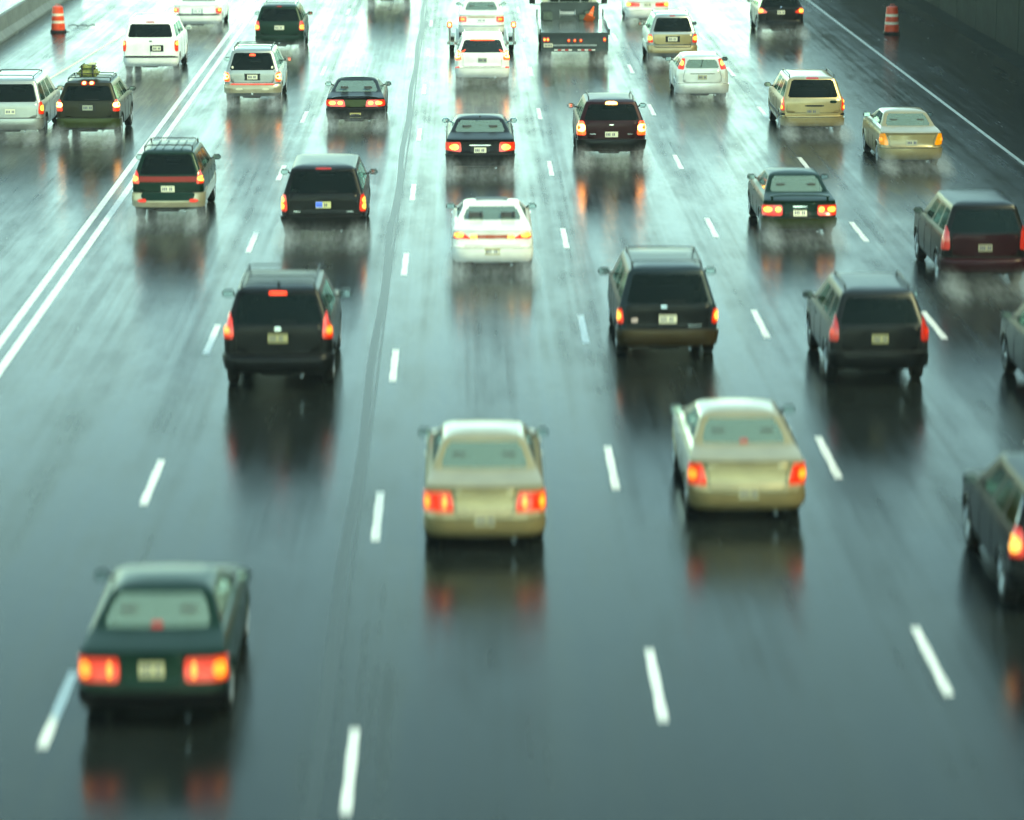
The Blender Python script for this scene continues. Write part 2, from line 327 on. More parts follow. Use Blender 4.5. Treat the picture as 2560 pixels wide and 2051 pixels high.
CARS = []
class Car:
    def __init__(s, name, T, x, y, label, cat, paint, glassm=None, group='vehicles heading away along the wet motorway', rz=0, z=0, clad=None, sideglass=None):
        s.T = T; s.L = T['L']; s.sl = T['sl']; s.W = T['W']; s.paint = paint; s.g = glassm or M_dark; s.sg = sideglass or s.g
        s.root = empty(name, (x, y+s.L/2, z), label, cat, group, rz)
        s.clad = clad; CARS.append(s)
        s.body(); s.wheels(); s.interior()
    def S(s, z):
        sl = s.sl
        if z <= sl[0][0]: return sl[0][1:]
        for a, b in zip(sl, sl[1:]):
            if z <= b[0]:
                t = (z-a[0])/(b[0]-a[0]); return tuple(a[i]+(b[i]-a[i])*t for i in range(1, 7))
        return sl[-1][1:]
    def P(s, z, kind, t):
        yr, yf, w, rr, rf, cr = s.S(z); h = s.L/2
        ya = yr+cr*((w-rr)/w)**2; yb = yf-.12*((w-rf)/w)**2
        if kind == 'R': x = t*(w-rr); return Vector((x, yr+cr*(x/w)**2-h, z))
        if kind == 'F': x = -t*(w-rf); return Vector((x, yf-.12*(x/w)**2-h, z))
        if kind in ('cRr', 'cRl'):
            a = t*math.pi/2; q = 1 if kind == 'cRr' else -1
            return Vector((q*((w-rr)+rr*math.sin(a)), ya+rr*(1-math.cos(a))-h, z))
        if kind in ('cFr', 'cFl'):
            a = t*math.pi/2; q = 1 if kind == 'cFr' else -1
            return Vector((q*((w-rf)+rf*math.sin(a)), yb-rf*(1-math.cos(a))-h, z))
        q = 1 if kind == 'Sr' else -1
        y0, y1 = ya+rr, yb-rf; y = y0+(y1-y0)*t
        bul = 1-.035*abs((y-s.L/2)/(s.L/2))**3
        return Vector((q*w*bul, y-h, z))
    def surf(s, u, z, off=0.0):
        """u: signed distance along the surface from the centre of the tail, round the corner and on along the side"""
        def raw(u, z):
            yr, yf, w, rr, rf, cr = s.S(z); q = 1 if u >= 0 else -1; a = abs(u)
            if a <= w-rr: return s.P(z, 'R', u/(w-rr))
            if a <= w: return s.P(z, 'cRr' if q > 0 else 'cRl', (a-(w-rr))/rr)
            ya = yr+cr*((w-rr)/w)**2; yb = yf-.12*((w-rf)/w)**2
            return s.P(z, 'Sr' if q > 0 else 'Sl', (a-w)/((yb-rf)-(ya+rr)))
        p = raw(u, z)
        if off:
            e = .01; a = raw(u+e, z)-raw(u-e, z); b = raw(u, z+e)-raw(u, z-e); n = a.cross(b)
            if n.length > 0:
                n.normalize()
                if n.y > 0.3 and abs(n.x) < .8: n = -n
                if abs(n.x) > .5 and n.x*u < 0: n = -n
                p = p+n*off
        return p
    def patch(s, name, c4, m, off=.012, nu=6, nv=4, parent=None, cut=.3, depth=.03, quiet=False):
        """conforming raised panel; c4 = (u,z) bottom inner, bottom outer, top outer, top inner"""
        c = [Vector((a, b)) for a, b in c4]; V = []; g = {}
        mb = MB()
        for j in range(nv+1):
            for i in range(nu+1):
                a, b = i/nu, j/nv
                if cut and i in (0, nu) and j in (0, nv):
                    a = a+(cut/nu if i == 0 else -cut/nu); b = b+(cut/nv if j == 0 else -cut/nv)
                q = c[0]*(1-a)*(1-b)+c[1]*a*(1-b)+c[2]*a*b+c[3]*(1-a)*b
                g[i, j] = len(V); V.append(s.surf(q.x, q.y, off))
        nf = len(V)
        for j in range(nv+1):
            for i in range(nu+1):
                a, b = i/nu, j/nv
                q = c[0]*(1-a)*(1-b)+c[1]*a*(1-b)+c[2]*a*b+c[3]*(1-a)*b
                V.append(s.surf(q.x, q.y, -depth))
        F = [(g[i, j], g[i+1, j], g[i+1, j+1], g[i, j+1]) for j in range(nv) for i in range(nu)]
        ring = [(i, 0) for i in range(nu)]+[(nu, j) for j in range(nv)]+[(i, nv) for i in range(nu, 0, -1)]+[(0, j) for j in range(nv, 0, -1)]
        for a, b in zip(ring, ring[1:]+ring[:1]): F.append((g[a], g[b], g[b]+nf, g[a]+nf))
        mb.add(V, F); return mb.build(name, m, parent or s.root, ang=50)
    def body(s):
        T = s.T; sl = s.sl; rw, sw = T['rw'], T['sw']
        zs = []
        for a, b in zip(sl, sl[1:]):
            n = max(1, int(math.ceil(max((b[0]-a[0])/.07, abs(b[1]-a[1])/.2 if b[0] < T['belt']+.01 else 0))))
            zs += [a[0]+(b[0]-a[0])*i/n for i in range(n)]
        zs.append(sl[-1][0])
        for z in (rw[0], rw[1], sw[0], sw[1], rw[0]+.03, rw[1]-.03, sw[0]+.03, sw[1]-.03):
            zs = [q for q in zs if abs(q-z) > .012 or any(abs(q-k[0]) < 1e-6 for k in sl)] + [z]
        zs = sorted(set(round(z, 5) for z in zs)); z2 = [zs[0]]
        for z in zs[1:]:
            if z-z2[-1] > .002: z2.append(z)
        zs = z2
        fr = set(round(i/36, 5) for i in range(37))
        for a, b in sw[2]:
            for q in (a, b, a+.012, b-.012): fr.add(round(q, 5))
        fr = sorted(fr)
        k = rw[2]; rf_ = [-1, -k, -k+.05, -.6, -.3, 0, .3, .6, k-.05, k, 1]
        U = [('R', t) for t in rf_] + [('cRr', t) for t in (.2, .4, .6, .8)] + [('Sr', t) for t in fr] + [('cFr', t) for t in (.75, .5, .25)]
        U += [('F', -t) for t in (1, .96, .9, .5, 0, -.5, -.9, -.96, -1)] + [('cFl', t) for t in (.25, .5, .75)] + [('Sl', t) for t in fr[::-1]] + [('cRl', t) for t in (.8, .6, .4, .2)]
        n = len(U); V = []; arch = T['R']+.055
        for z in zs:
            for kd, t in U:
                p = s.P(z, kd, t)
                if kd[0] == 'S' and z < .9:
                    for wy in T['wheels']:
                        dy, dz = p.y+s.L/2-wy, p.z-T['R']; dd = math.hypot(dy, dz)
                        if abs(dd-arch) < .05 and dd > 0: p.y = wy-s.L/2+dy/dd*arch; p.z = T['R']+dz/dd*arch
                V.append(p)
        body = []; wins = {}
        def center(f): return sum((V[i] for i in f), Vector())/len(f)
        for i in range(len(zs)-1):
            z0, z1 = zs[i], zs[i+1]
            for j in range(n):
                j2 = (j+1) % n; f = (i*n+j, i*n+j2, (i+1)*n+j2, (i+1)*n+j); k0, t0 = U[j]; k1, t1 = U[j2]; zm = (z0+z1)/2
                if k0 == k1:
                    lo, hi = min(t0, t1), max(t0, t1)
                    if k0[0] == 'S':
                        c = center(f)
                        if zm < .9 and any(math.hypot(c.y+s.L/2-wy, c.z-T['R']) < arch for wy in T['wheels']): continue
                        if sw[0] < zm < sw[1]:
                            done = False
                            for wi, (a, b) in enumerate(sw[2]):
                                if lo >= a-1e-4 and hi <= b+1e-4:
                                    if (lo < a+.011 or hi > b-.011) and (zm < sw[0]+.028 or zm > sw[1]-.028): break
                                    wins.setdefault((k0, wi), []).append(f); done = True; break
                            if done: continue
                    if k0 == 'R' and rw[0] < zm < rw[1] and lo >= -k-1e-4 and hi <= k+1e-4:
                        if not ((lo < -k+.049 or hi > k-.049) and (zm < rw[0]+.028 or zm > rw[1]-.028)):
                            wins.setdefault(('R', 0), []).append(f); continue
                    if k0 == 'F' and T['belt']+.03 < zm < sw[1]+.02 and lo >= -.961 and hi <= .961:
                        wins.setdefault(('F', 0), []).append(f); continue
                body.append(f)
        # roof cap with a slight crown
        base = (len(zs)-1)*n; top = V[base:base+n]; cx = sum(top, Vector())/n; prev = base
        for sc_, dz in ((.75, .012), (.4, .02)):
            st = len(V)
            for p in top: V.append(Vector((cx.x+(p.x-cx.x)*sc_, cx.y+(p.y-cx.y)*sc_, p.z+dz)))
            for j in range(n): body.append((prev+j, prev+(j+1) % n, st+(j+1) % n, st+j))
            prev = st
        body.append(tuple(prev+j for j in range(n)))
        def sub(faces, name, m):
            idx = sorted(set(i for f in faces for i in f)); mp = {q: k for k, q in enumerate(idx)}
            return mobj(name, [V[i] for i in idx], [tuple(mp[i] for i in f) for f in faces], m, s.root, ang=28)
        s.bodyo = sub(body, 'body', s.paint)
        for (kd, wi), faces in wins.items():
            nm = {'R': 'rear_window', 'F': 'windscreen', 'Sr': 'side_window', 'Sl': 'side_window'}[kd]
            w = sub(faces, nm, s.sg if kd[0] == 'S' else s.g)
            if kd == 'R': s.rearwin = w
    def wheels(s):
        T = s.T; a, b, c = wheel_meshes(T['R']); h = s.L/2
        for wy in T['wheels']:
            for q in (1, -1):
                w = link(bpy.data.objects.new('wheel', c), s.root); w.location = (q*(s.W-.12), wy-h, T['R']); w.rotation_euler = (random.random()*0, 0, 0 if q > 0 else math.pi)
                link(bpy.data.objects.new('tyre', a), w); link(bpy.data.objects.new('rim', b), w)
                ar = T['R']+.05; pts = []
                for k in range(-1, 12):
                    an = math.pi*k/10.0*.92+.04*math.pi
                    z = T['R']+ar*math.sin(an); y = wy+ar*math.cos(an)
                    if z < T['sl'][1][0]: continue
                    pts.append((y, z))
                P = []
                for y, z in pts:
                    yr, yf, ww, rr, rf, cr = s.S(z); bul = 1-.035*abs((y-h)/h)**3
                    P.append((q*(ww*bul-.004), y-h, z))
                MB().tube(P, .018, 6).build('wheel_arch', s.clad or s.paint, s.root)
        MB().box(-s.W+.26, s.W-.26, .25-h, s.L-.25-h, T['sl'][0][0]+.02, .72, .03).build('underbody', M_under, s.root)
        # running gear seen below the tail
        z = T['sl'][0][0]; m = MB()
        m.box(-.35, .25, .35-h, 1.0-h, z-.07, z+.05, .03); m.tube([(-s.W+.2, T['wheels'][0]-h, T['R']-.04), (s.W-.2, T['wheels'][0]-h, T['R']-.04)], .045, 8)
        m.build('rear_axle', M_under, s.root)
        MB().tube([(.42, .02-h, z-.005), (.42, .5-h, z+.01)], .03, 8).build('exhaust_pipe', M_chrome, s.root)
    def interior(s):
        T = s.T; h = s.L/2; zb = T['belt']; H = T['H']; sed = 'rake' in T or H < 1.5
        def seat(name, x0, x1, y, hr):
            m = MB(); m.box(x0, x1, y-.09, y+.07, .6, min(zb+.13, H-.4), .04); m.box(x0, x1, y, y+.5, .6, .72, .04)
            for x in hr: m.box(x-.12, x+.12, y-.09, y, zb+.12, min(zb+.30, H-.2), .04); m.box(x-.05, x-.03, y-.06, y-.04, zb+.05, zb+.16); m.box(x+.03, x+.05, y-.06, y-.04, zb+.05, zb+.16)
            m.build(name, M_seat, s.root)
        fy = T['sl'][9 if len(T['sl']) < 14 else 11][2]
        seat('front_seat', .14, .60, fy-1.55-h, [.37]); seat('front_seat', -.60, -.14, fy-1.55-h, [-.37])
        seat('rear_seat', -.62, .62, (fy-2.35 if sed else fy-2.3)-h, [-.36, .36])
        MB().box(-.66, .66, fy-.75-h, fy-.35-h, .7, zb-.02, .05).build('dashboard', M_seat, s.root)
        MB().box(-.13, .13, fy-1.0-h, fy-.98-h, H-.24, H-.17, .008).build('rear_view_mirror', M_trim, s.root)
    # ------------------------------------------------------------ fittings
    def lights(s, boxes, bulbs, lens=None, bulb=None, name='tail_light', off=.014):
        lens = lens or M_lens; bulb = bulb or M_bulb
        for q in (1, -1):
            for bi, c4 in enumerate(boxes):
                c = [(q*u, z) for u, z in c4]
                o = s.patch(name, c, lens, off, 8, 4)
                if bi == 0:
                    for (u, z, ru, rz_) in bulbs:
                        V = [s.surf(q*(u+ru*math.cos(k*math.pi/8)), z+rz_*math.sin(k*math.pi/8), off+.006) for k in range(16)]
                        V.append(s.surf(q*u, z, off+.014)); f = [(k, (k+1) % 16, 16) for k in range(16)]
                        MB().add(V, f).build('bulb', bulb, o)
    def plate(s, z, m=None, u=0, w=.30, frame=None, bulge=.012):
        y = s.surf(u, z).y
        t = s.surf(u, z+.06).y-s.surf(u, z-.06).y
        def sh(x0, x1, z0, z1, y0, y1, b=0):
            mb = MB().box(x0, x1, y0, y1, z0, z1, b); mb.v = [(a, b_+(c-z)*t/.12, c) for a, b_, c in mb.v]; return mb
        if frame:
            sh(u-w/2-.09, u+w/2+.09, z-.115, z+.115, y-.012, y+.05, .01).build('plate_recess', frame, s.root)
            y -= .006
        o = sh(u-w/2, u+w/2, z-.075, z+.075, y-bulge-.012, y-bulge, .003).build('licence_plate', m or M_plate, s.root)
        mb = MB(); rnd = random.Random(int(s.root.location.x*100+s.root.location.y))
        for k in range(6):
            if k == 3: continue
            x = u-w/2+.035+k*.042
            a = sh(x, x+.026, z-.035, z+.035, y-bulge-.015, y-bulge-.011); mb.add(a.v, a.f)
        mb.build('plate_characters', M_char, o)['kind'] = 'stuff'
    def mirrors(s, m=None, z=None, y=None, big=1.0, lit=(1, 1)):
        T = s.T; z = z or T['belt']+.07; fy = T['sl'][9 if len(T['sl']) < 14 else 11][2]; y = (y or fy-.55)-s.L/2
        yr, yf, w, *_ = s.S(z)
        for q, L_ in ((1, lit[0]), (-1, lit[1])):
            mb = MB(); x0 = w-.02; xi, xo = w+.07, w+.07+.2*big
            mb.tube([(q*x0, y+.02, z-.04), (q*(xi+.03), y+.02, z-.01)], .022, 6)
            mb.box(*sorted((q*xi, q*xo)), y-.04, y+.07, z-.06*big, z+.075*big, .03)
            o = mb.build('side_mirror', m or M_trim, s.root)
            MB().box(*sorted((q*(xi+.02), q*(xo-.02))), y-.046, y-.04, z-.043*big, z+.058*big).build('mirror_glass', M_mirror if L_ else M_dark, o)
    def bumper(s, m, z0, z1, out=.035, u=None, name='rear_bumper'):
        u = u or s.W+.25
        o = s.patch(name, [(-u, z0), (u, z0), (u, z1), (-u, z1)], m, out, 28, 4, cut=.5, depth=.01)
        mb = MB(); mb.tube([s.surf(-u+.02+2*(u-.02)*k/24, z1+.012, .006) for k in range(25)], .008, 4); mb.build('bumper_gap', M_trim, s.root)
    def tailgate(s, z0, z1, u0, u1, m=None, name='tailgate'):
        s.patch(name, [(-u0, z0), (u0, z0), (u1, z1), (-u1, z1)], m or s.paint, .007, 12, 6, cut=.35, depth=.01)
        P = [(-u1, z1), (-u0*.99, (z0+z1)/2), (-u0, z0+.03), (-u0+.04, z0)]+[(-u0+.04+2*(u0-.04)*k/8, z0) for k in range(1, 8)]+[(u0-.04, z0), (u0, z0+.03), (u0*.99, (z0+z1)/2), (u1, z1)]
        MB().tube([s.surf(a, b, .006) for a, b in P], .006, 4).build('panel_gap', M_trim, s.root)
    def gap(s, pts, w=.012, name='panel_gap'):
        """thin dark shut line along points (u,z) on the surface"""
        mb = MB(); P = [s.surf(u, z, .002) for u, z in pts]; mb.tube(P, w*.5, 5); mb.build(name, M_trim, s.root)
    def doors(s, n=2, z0=None, ys=None):
        T = s.T; zl = T['sl'][2][0]; yb = T['belt']
        ys = ys or ([1.75, 2.75, 3.7] if n == 2 else [2.1, 3.4])
        for q in (1, -1):
            mb = MB()
            for y in ys:
                P = [(q*(s.S(z)[2]*(1-.035*abs((y-s.L/2)/(s.L/2))**3)+.001), y-s.L/2, z) for z in (zl, zl+.15, (zl+yb)/2, yb-.12, yb-.03)]
                mb.tube(P, .006, 4)
            mb.build('door_seam', M_trim, s.root)
            for y in ys[1:]:
                z = yb-.16; x = s.S(z)[2]*.99
                MB().box(*sorted((q*(x-.01), q*(x+.03))), y-.85+.6-.0-s.L/2-.0, y-.68+.6-s.L/2, z-.014, z+.014, .008).build('door_handle', s.paint, s.root)
    def rack(s, rails=True, bars=2, m=None, y0=None, y1=None, x=None, h=.06, bx=None):
        T = s.T; m = m or M_trim; zt = T['H']-.01; yr, yf, w, *_ = s.S(T['H']-.015); hh = s.L/2
        y0 = (y0 if y0 is not None else yr+.15)-hh; y1 = (y1 if y1 is not None else yf-.15)-hh; x = x or w-.02
        if rails:
            for q in (1, -1):
                MB().tube([(q*x, y0, zt-.02), (q*x, y0+.08, zt+h), (q*x, (y0+y1)/2, zt+h+.01), (q*x, y1-.08, zt+h), (q*x, y1, zt-.02)], .016, 6).build('roof_rail', m, s.root)
        for k in range(bars):
            y = y0+.18+(y1-y0-.36)*(k/(bars-1) if bars > 1 else .5)
            mb = MB().tube([(-x, y, zt+h*.5), (-x+.06, y, zt+h+.015), (0, y, zt+h+.02), (x-.06, y, zt+h+.015), (x, y, zt+h*.5)], .015, 6)
            mb.build('roof_bar', m, s.root)
    def third(s, z, w=.12, h=.02, m=None, on=True):
        s.patch('brake_light', [(-w, z-h), (w, z-h), (w, z+h), (-w, z+h)], m or (M_brake if on else M_lensdim), .02, 4, 1, cut=.2, depth=.01)
    def wiper(s, z, ang=0, ln=.42):
        P = [s.surf(0+ln*k/4*math.cos(ang)-ln*.2, z+ln*k/4*math.sin(ang), .02) for k in range(5)]
        MB().tube(P, .009, 5).build('rear_wiper', M_trim, s.root)
    def spoiler(s, z, y, w, m=None):
        h = s.L/2; mb = MB(); n = 12; V = []
        for k in range(n+1):
            x = -w+2*w*k/n; c = (x/w)**2; yy = y+.06*c-h; zz = z-.05*c**2
            V += [(x, yy-.05, zz), (x, yy+.09, zz+.01), (x, yy+.09, zz+.035), (x, yy-.05, zz+.03)]
        F = [(4*k+a, 4*k+(a+1) % 4, 4*k+4+(a+1) % 4, 4*k+4+a) for k in range(n) for a in range(4)]+[(0, 1, 2, 3), tuple(4*n+q for q in (3, 2, 1, 0))]
        mb.add(V, F)
        for q in (1, -1): mb.box(*sorted((q*w*.9, q*w*.97)), y+.02-h, y+.1-h, z-.12, z-.02)
        mb.build('rear_spoiler', m or s.paint, s.root)
# ---------------------------------------------------------------- the vehicles
def paint(name, col, metal=.0, rough=.32):
    dark = max(col) < .06
    return mat('paint_'+name, col, rough, metal, coat=.10 if dark else .7, coat_rough=.05, spec=.12 if dark else .5, nscale=3, namt=.10, bump=.05, bscale=90)
P_white = paint('white', (.72, .72, .68)); P_silver = paint('silver', (.30, .31, .29), .6); P_black = paint('black', (.003, .0035, .004))
P_green = paint('dark_green', (.004, .019, .012), .3); P_gold = paint('gold', (.36, .27, .13), .55); P_beige = paint('beige', (.30, .245, .13), .4)
P_wine = paint('wine', (.02, .0035, .006), .2); P_brown = paint('brown', (.016, .016, .009), .2); P_charcoal = paint('charcoal', (.010, .012, .013), .25)
P_champ = paint('champagne', (.38, .33, .22), .5); P_navy = paint('navy', (.012, .018, .035), .3); P_olive = paint('olive', (.035, .045, .015), .3)
M_reflglow = emis('red_reflector_glow', (.4, .02, .02), (1, .05, .03), .08)  # reflectors and the red bumper strip get a faint painted-in glow

def side_trim(c, z0, z1, m):
    for q in (1, -1):
        u0 = c.W+.35; u1 = c.W+c.L-1.2
        c.patch('side_moulding', [(q*u0, z0), (q*u1, z0), (q*u1, z1), (q*u0, z1)], m, .02, 30, 2, cut=0)

# white full-size van-like wagon in the carpool lane
c = Car('minivan', t_suv(4.8, .96, 1.88, 1.28, .16, 3.9, .30, .12, rwz=(1.315, 1.765, .96)), -10.96, 111, 'white boxy van with roof rails driving left of the double white line', 'van', P_white)
c.lights([[(.84, .82), (1.02, .82), (1.0, 1.20), (.83, 1.20)]], [(.90, 1.1, .05, .07)], M_lens, M_bulb); c.plate(.93, u=.22, frame=M_trim)
c.bumper(P_white, .33, .60); c.patch('bumper_strip', [(-.92, .61), (.92, .61), (.92, .645), (-.92, .645)], M_trim, .045, 16, 1)
c.gap([(0, .7), (0, 1.3)]); c.mirrors(P_white); c.rack(True, 2, P_white, 0.6, 2.9, x=.74); c.third(1.82, .16, .012, on=False); c.wiper(1.34, .5); c.doors()
c.patch('door_handle', [(-.05, 1.16), (.08, 1.16), (.08, 1.2), (-.05, 1.2)], M_trim, .02, 3, 1)
# white sedan at the top left
c = Car('sedan', t_sedan(5.1, .96, 1.42, .98), -10.77, 128.7, 'white sedan with square tail lights at the top edge, left of the double line', 'car', P_white, M_clear)
c.lights([[(.74, .64), (.93, .64), (.93, .86), (.74, .86)]], [(.84, .78, .05, .05)]); c.plate(.74, P_white, frame=P_silver); c.bumper(P_white, .35, .55)
c.patch('bumper_strip', [(-.85, .56), (.85, .56), (.85, .59), (-.85, .59)], M_trim, .05, 14, 1); c.mirrors(P_white); c.doors(); c.tailgate(.62, .92, .72, .72, name='boot_lid')
# dark green suv
c = Car('suv', t_suv(4.6, .91, 1.78, 1.17, .22), -6.88, 118.7, 'dark green SUV with a yellowish plate just right of the double line, near the top', 'SUV', P_green)
c.lights([[(.73, .86), (.95, .86), (.92, 1.2), (.76, 1.2)]], [(.83, .98, .08, .08)]); c.plate(.96, w=.36); c.bumper(P_green, .42, .64); c.mirrors(); c.rack(True, 2, M_chrome, x=.6)
c.tailgate(.68, 1.16, .70, .74); c.wiper(1.22); c.third(1.72, .1, .01, on=False); c.doors(); MB().lathe([(.03, -.1), (.03, 0)], 'y', (0, -c.L/2-.02, .40), 12).build('tow_ball', M_chrome, c.root)
# silver suv on the left
c = Car('suv', t_suv(4.7, .90, 1.80, 1.14, .24, rwz=(1.155, 1.685, .96)), -6.76, 101.3, 'silver SUV with a lit roof-height brake light and dark plate panel', 'SUV', P_silver, clad=P_champ)
c.lights([[(.72, .80), (.97, .80), (.92, 1.08), (.76, 1.08)]], [(.84, .95, .09, .09)], M_brake, M_bulbhot); c.plate(.94, w=.33, frame=M_trim); c.bumper(P_champ, .44, .70, .05)
c.patch('bumper_strip', [(-.72, .69), (.72, .69), (.72, .735), (-.72, .735)], M_reflglow, .06, 14, 1); c.mirrors(); c.rack(True, 3, M_trim, x=.6); c.third(1.62, .1, .03)
for q in (-1, 1): c.patch('sticker', [(q*.28, .53), (q*.56, .53), (q*.56, .6), (q*.28, .6)], M_plate, .055, 3, 1)
for q in (-1, 1): c.patch('round_sticker', [(q*.60, 1.2), (q*.67, 1.2), (q*.67, 1.28), (q*.60, 1.28)], M_plate, .01, 2, 2)
c.tailgate(.76, 1.14, .68, .72); c.wiper(1.19); c.doors()
MB().lathe([(.035, -.1), (.035, 0)], 'y', (0, -c.L/2-.02, .42), 12).build('tow_ball', M_chrome, c.root)
# silver minivan cut by the left edge
c = Car('minivan', t_van(4.9, .96, 1.72, 1.05, .28), -13.35, 93, 'silver minivan cut off by the left edge of the picture', 'van', P_silver)
c.lights([[(.82, .72), (1.0, .72), (.97, 1.08), (.83, 1.08)]], [(.90, .9, .05, .09)]); c.plate(.8); c.bumper(P_silver, .3, .58); c.mirrors(); c.rack(True, 2, x=.62); c.tailgate(.62, 1.04, .78, .80); c.doors()
# dark suv with luggage on the roof
c = Car('suv', t_suv(4.6, .92, 1.72, 1.14, .22), -11.01, 92.5, 'dark brown SUV with two lamps lit above its rear window and a bundle on top', 'SUV', P_brown)
c.lights([[(.72, .86), (.98, .86), (.94, 1.2), (.78, 1.2)]], [(.82, 1.05, .085, .075)], M_lens, M_bulbhot); c.plate(.97, mat('plate_dull', (.28, .30, .22), .5), frame=M_trim); c.bumper(P_olive, .42, .64, .05)
c.mirrors(M_trim); c.rack(True, 3, x=.62); c.tailgate(.68, 1.13, .70, .72); c.wiper(1.2); c.doors()
for q in (-1, 1):
    o = c.patch('brake_light', [(q*.02, 1.60), (q*.20, 1.60), (q*.20, 1.70), (q*.02, 1.70)], M_lens, .02, 3, 2); V = [c.surf(q*.11+.05*math.cos(k*math.pi/6), 1.65+.03*math.sin(k*math.pi/6), .03) for k in range(12)]; MB().add(V, [tuple(range(12))]).build('bulb', M_bulbhot, o)
# the bundle itself
b = empty('luggage_bundle', (-11.05, 93.55, 1.80), 'olive and yellow strapped luggage bundle on the roof of the dark brown SUV', 'luggage')
M_canvas = mat('canvas', (.20, .21, .07), .9, nscale=14, namt=.4, bump=.8, bscale=25); M_strap = mat('strap', (.02, .025, .02), .8); M_pad = mat('pad', (.5, .5, .3), .8, nscale=8, namt=.2)
MB().box(-.33, .30, -.3, .35, .0, .19, .07).build('lower_bag', M_canvas, b); MB().box(-.28, .22, -.24, .3, .2, .33, .06).build('upper_bag', M_canvas, b)
MB().box(-.02, .22, -.2, .25, .33, .38, .025).build('folded_mat', M_pad, b)
for x in (-.2, .12): MB().box(x, x+.04, -.32, .37, -.01, .345, .01).build('strap', M_strap, b)
MB().tube([(-.34, -.33, .1), (0, -.35, .11), (.31, -.33, .1)], .014).build('cord', M_strap, b)
# green and gold suv
c = Car('suv', t_suv(4.6, .87, 1.74, 1.15, .22, rwz=(1.175, 1.645, .96)), -7.20, 76.4, 'dark green SUV with tan lower body and a red strip across its tailgate', 'SUV', P_green, clad=P_champ)
c.bumper(P_champ, .42, .74, .05); c.patch('lower_panel', [(-.62, .56), (.62, .56), (.66, .76), (-.66, .76)], P_green, .058, 12, 3, cut=.4)
c.patch('red_strip', [(-.68, 1.00), (.68, 1.00), (.68, 1.13), (-.68, 1.13)], mat('red_panel', (.20, .008, .006), .4, coat=.15, spec=.2), .014, 14, 2, cut=0)
c.lights([[(.68, .95), (.93, .97), (.88, 1.27), (.73, 1.27)]], [(.79, 1.08, .075, .065)], M_lens, M_bulb); c.plate(.83, w=.33)
for q in (-1, 1): c.patch('reflector', [(q*.50, .52), (q*.70, .52), (q*.70, .60), (q*.50, .60)], M_reflglow, .066, 4, 1)
c.mirrors(); c.rack(True, 2, M_trim, .45, 2.2, x=.58, h=.09); c.doors(); side_trim(c, .45, .72, P_champ); c.tailgate(.77, .99, .70, .72)
for x in (-.35, -.15, .1, .3): MB().box(x-.012, x+.012, -1.75, .1, 1.742, 1.762, .005).build('roof_rib', P_green, c.root)
# dark coupe
c = Car('coupe', t_sedan(4.7, .90, 1.30, .88, .85, .85, 3.4, .8), -3.28, 95.8, 'dark coupe with four lit tail lamps and pale rear glass', 'car', P_charcoal, M_clear)
c.lights([[(.30, .60), (.86, .62), (.84, .82), (.34, .82)]], [(.46, .72, .085, .06), (.68, .72, .085, .06)]); c.plate(.36, mat('plate_yellow', (.6, .5, .2), .4), w=.34)
c.patch('panel', [(-.30, .60), (.30, .60), (.34, .82), (-.34, .82)], P_olive, .012, 8, 3); c.bumper(P_black, .25, .54, .03); c.mirrors(z=1.0, y=2.9); c.doors(1); c.spoiler(.90, .12, .72, P_black)
# black minivan
c = Car('minivan', t_van(4.9, .985, 1.70, 1.08, .30, rwz=(1.105, 1.585, .96)), -3.30, 73.6, 'black minivan with a half blue licence plate', 'van', P_black)
c.lights([[(.84, .68), (1.03, .68), (1.0, 1.07), (.86, 1.07)]], [(.93, .95, .05, .07), (.93, .80, .05, .07)]); c.bumper(P_black, .28, .56)
c.plate(.84, mat('plate_cream', (.55, .52, .25), .4), w=.36, u=.0)
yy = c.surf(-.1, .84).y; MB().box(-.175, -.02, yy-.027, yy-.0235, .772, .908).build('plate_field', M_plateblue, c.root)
c.mirrors(); c.tailgate(.60, 1.08, .80, .80); c.third(1.64, .2, .012, on=False); c.wiper(1.14); c.doors(); side_trim(c, .48, .56, M_trim)
for q in (-1, 1): c.patch('badge', [(q*.52, .67), (q*.72, .67), (q*.72, .69), (q*.52, .69)], M_chrome, .012, 4, 1)
# large dark suv with roof bars
c = Car('suv', t_suv(5.0, .985, 1.86, 1.20, .22, rwz=(1.225, 1.745, .96)), -3.36, 56, 'large black SUV with four roof bars, nearest in the second lane', 'SUV', P_black)
c.lights([[(.79, .98), (1.03, .98), (.99, 1.42), (.83, 1.42)]], [(.90, 1.12, .05, .06)], M_lens, M_bulbdim); c.plate(.98, mat('plate_worn', (.30, .28, .14), .5), w=.36)
c.bumper(P_black, .42, .68); c.mirrors(P_charcoal, big=1.15); c.rack(True, 4, M_trim, .35, 2.6, x=.66, h=.07); c.third(1.76, .17, .015); c.tailgate(.72, 1.20, .76, .78); c.wiper(1.27); c.doors()
c.patch('emblem', [(-.07, 1.12), (.07, 1.12), (.06, 1.17), (-.06, 1.17)], M_chrome, .015, 4, 2); MB().lathe([(.02, 0), (.03, .06), (.005, .08)], 'z', (0, .6-2.5, 1.86), 8).build('antenna_fin', M_trim, c.root)
# dark suv just past the top edge
c = Car('suv', t_suv(4.7, .92, 1.76, 1.14), -3.3, 139.6, 'dark SUV cut off by the top edge, ahead of the dark coupe', 'SUV', P_green)
c.lights([[(.73, .8), (.95, .8), (.92, 1.15), (.76, 1.15)]], [(.83, 1.0, .07, .08)]); c.plate(.8); c.bumper(P_green, .42, .64); c.mirrors(); c.doors()
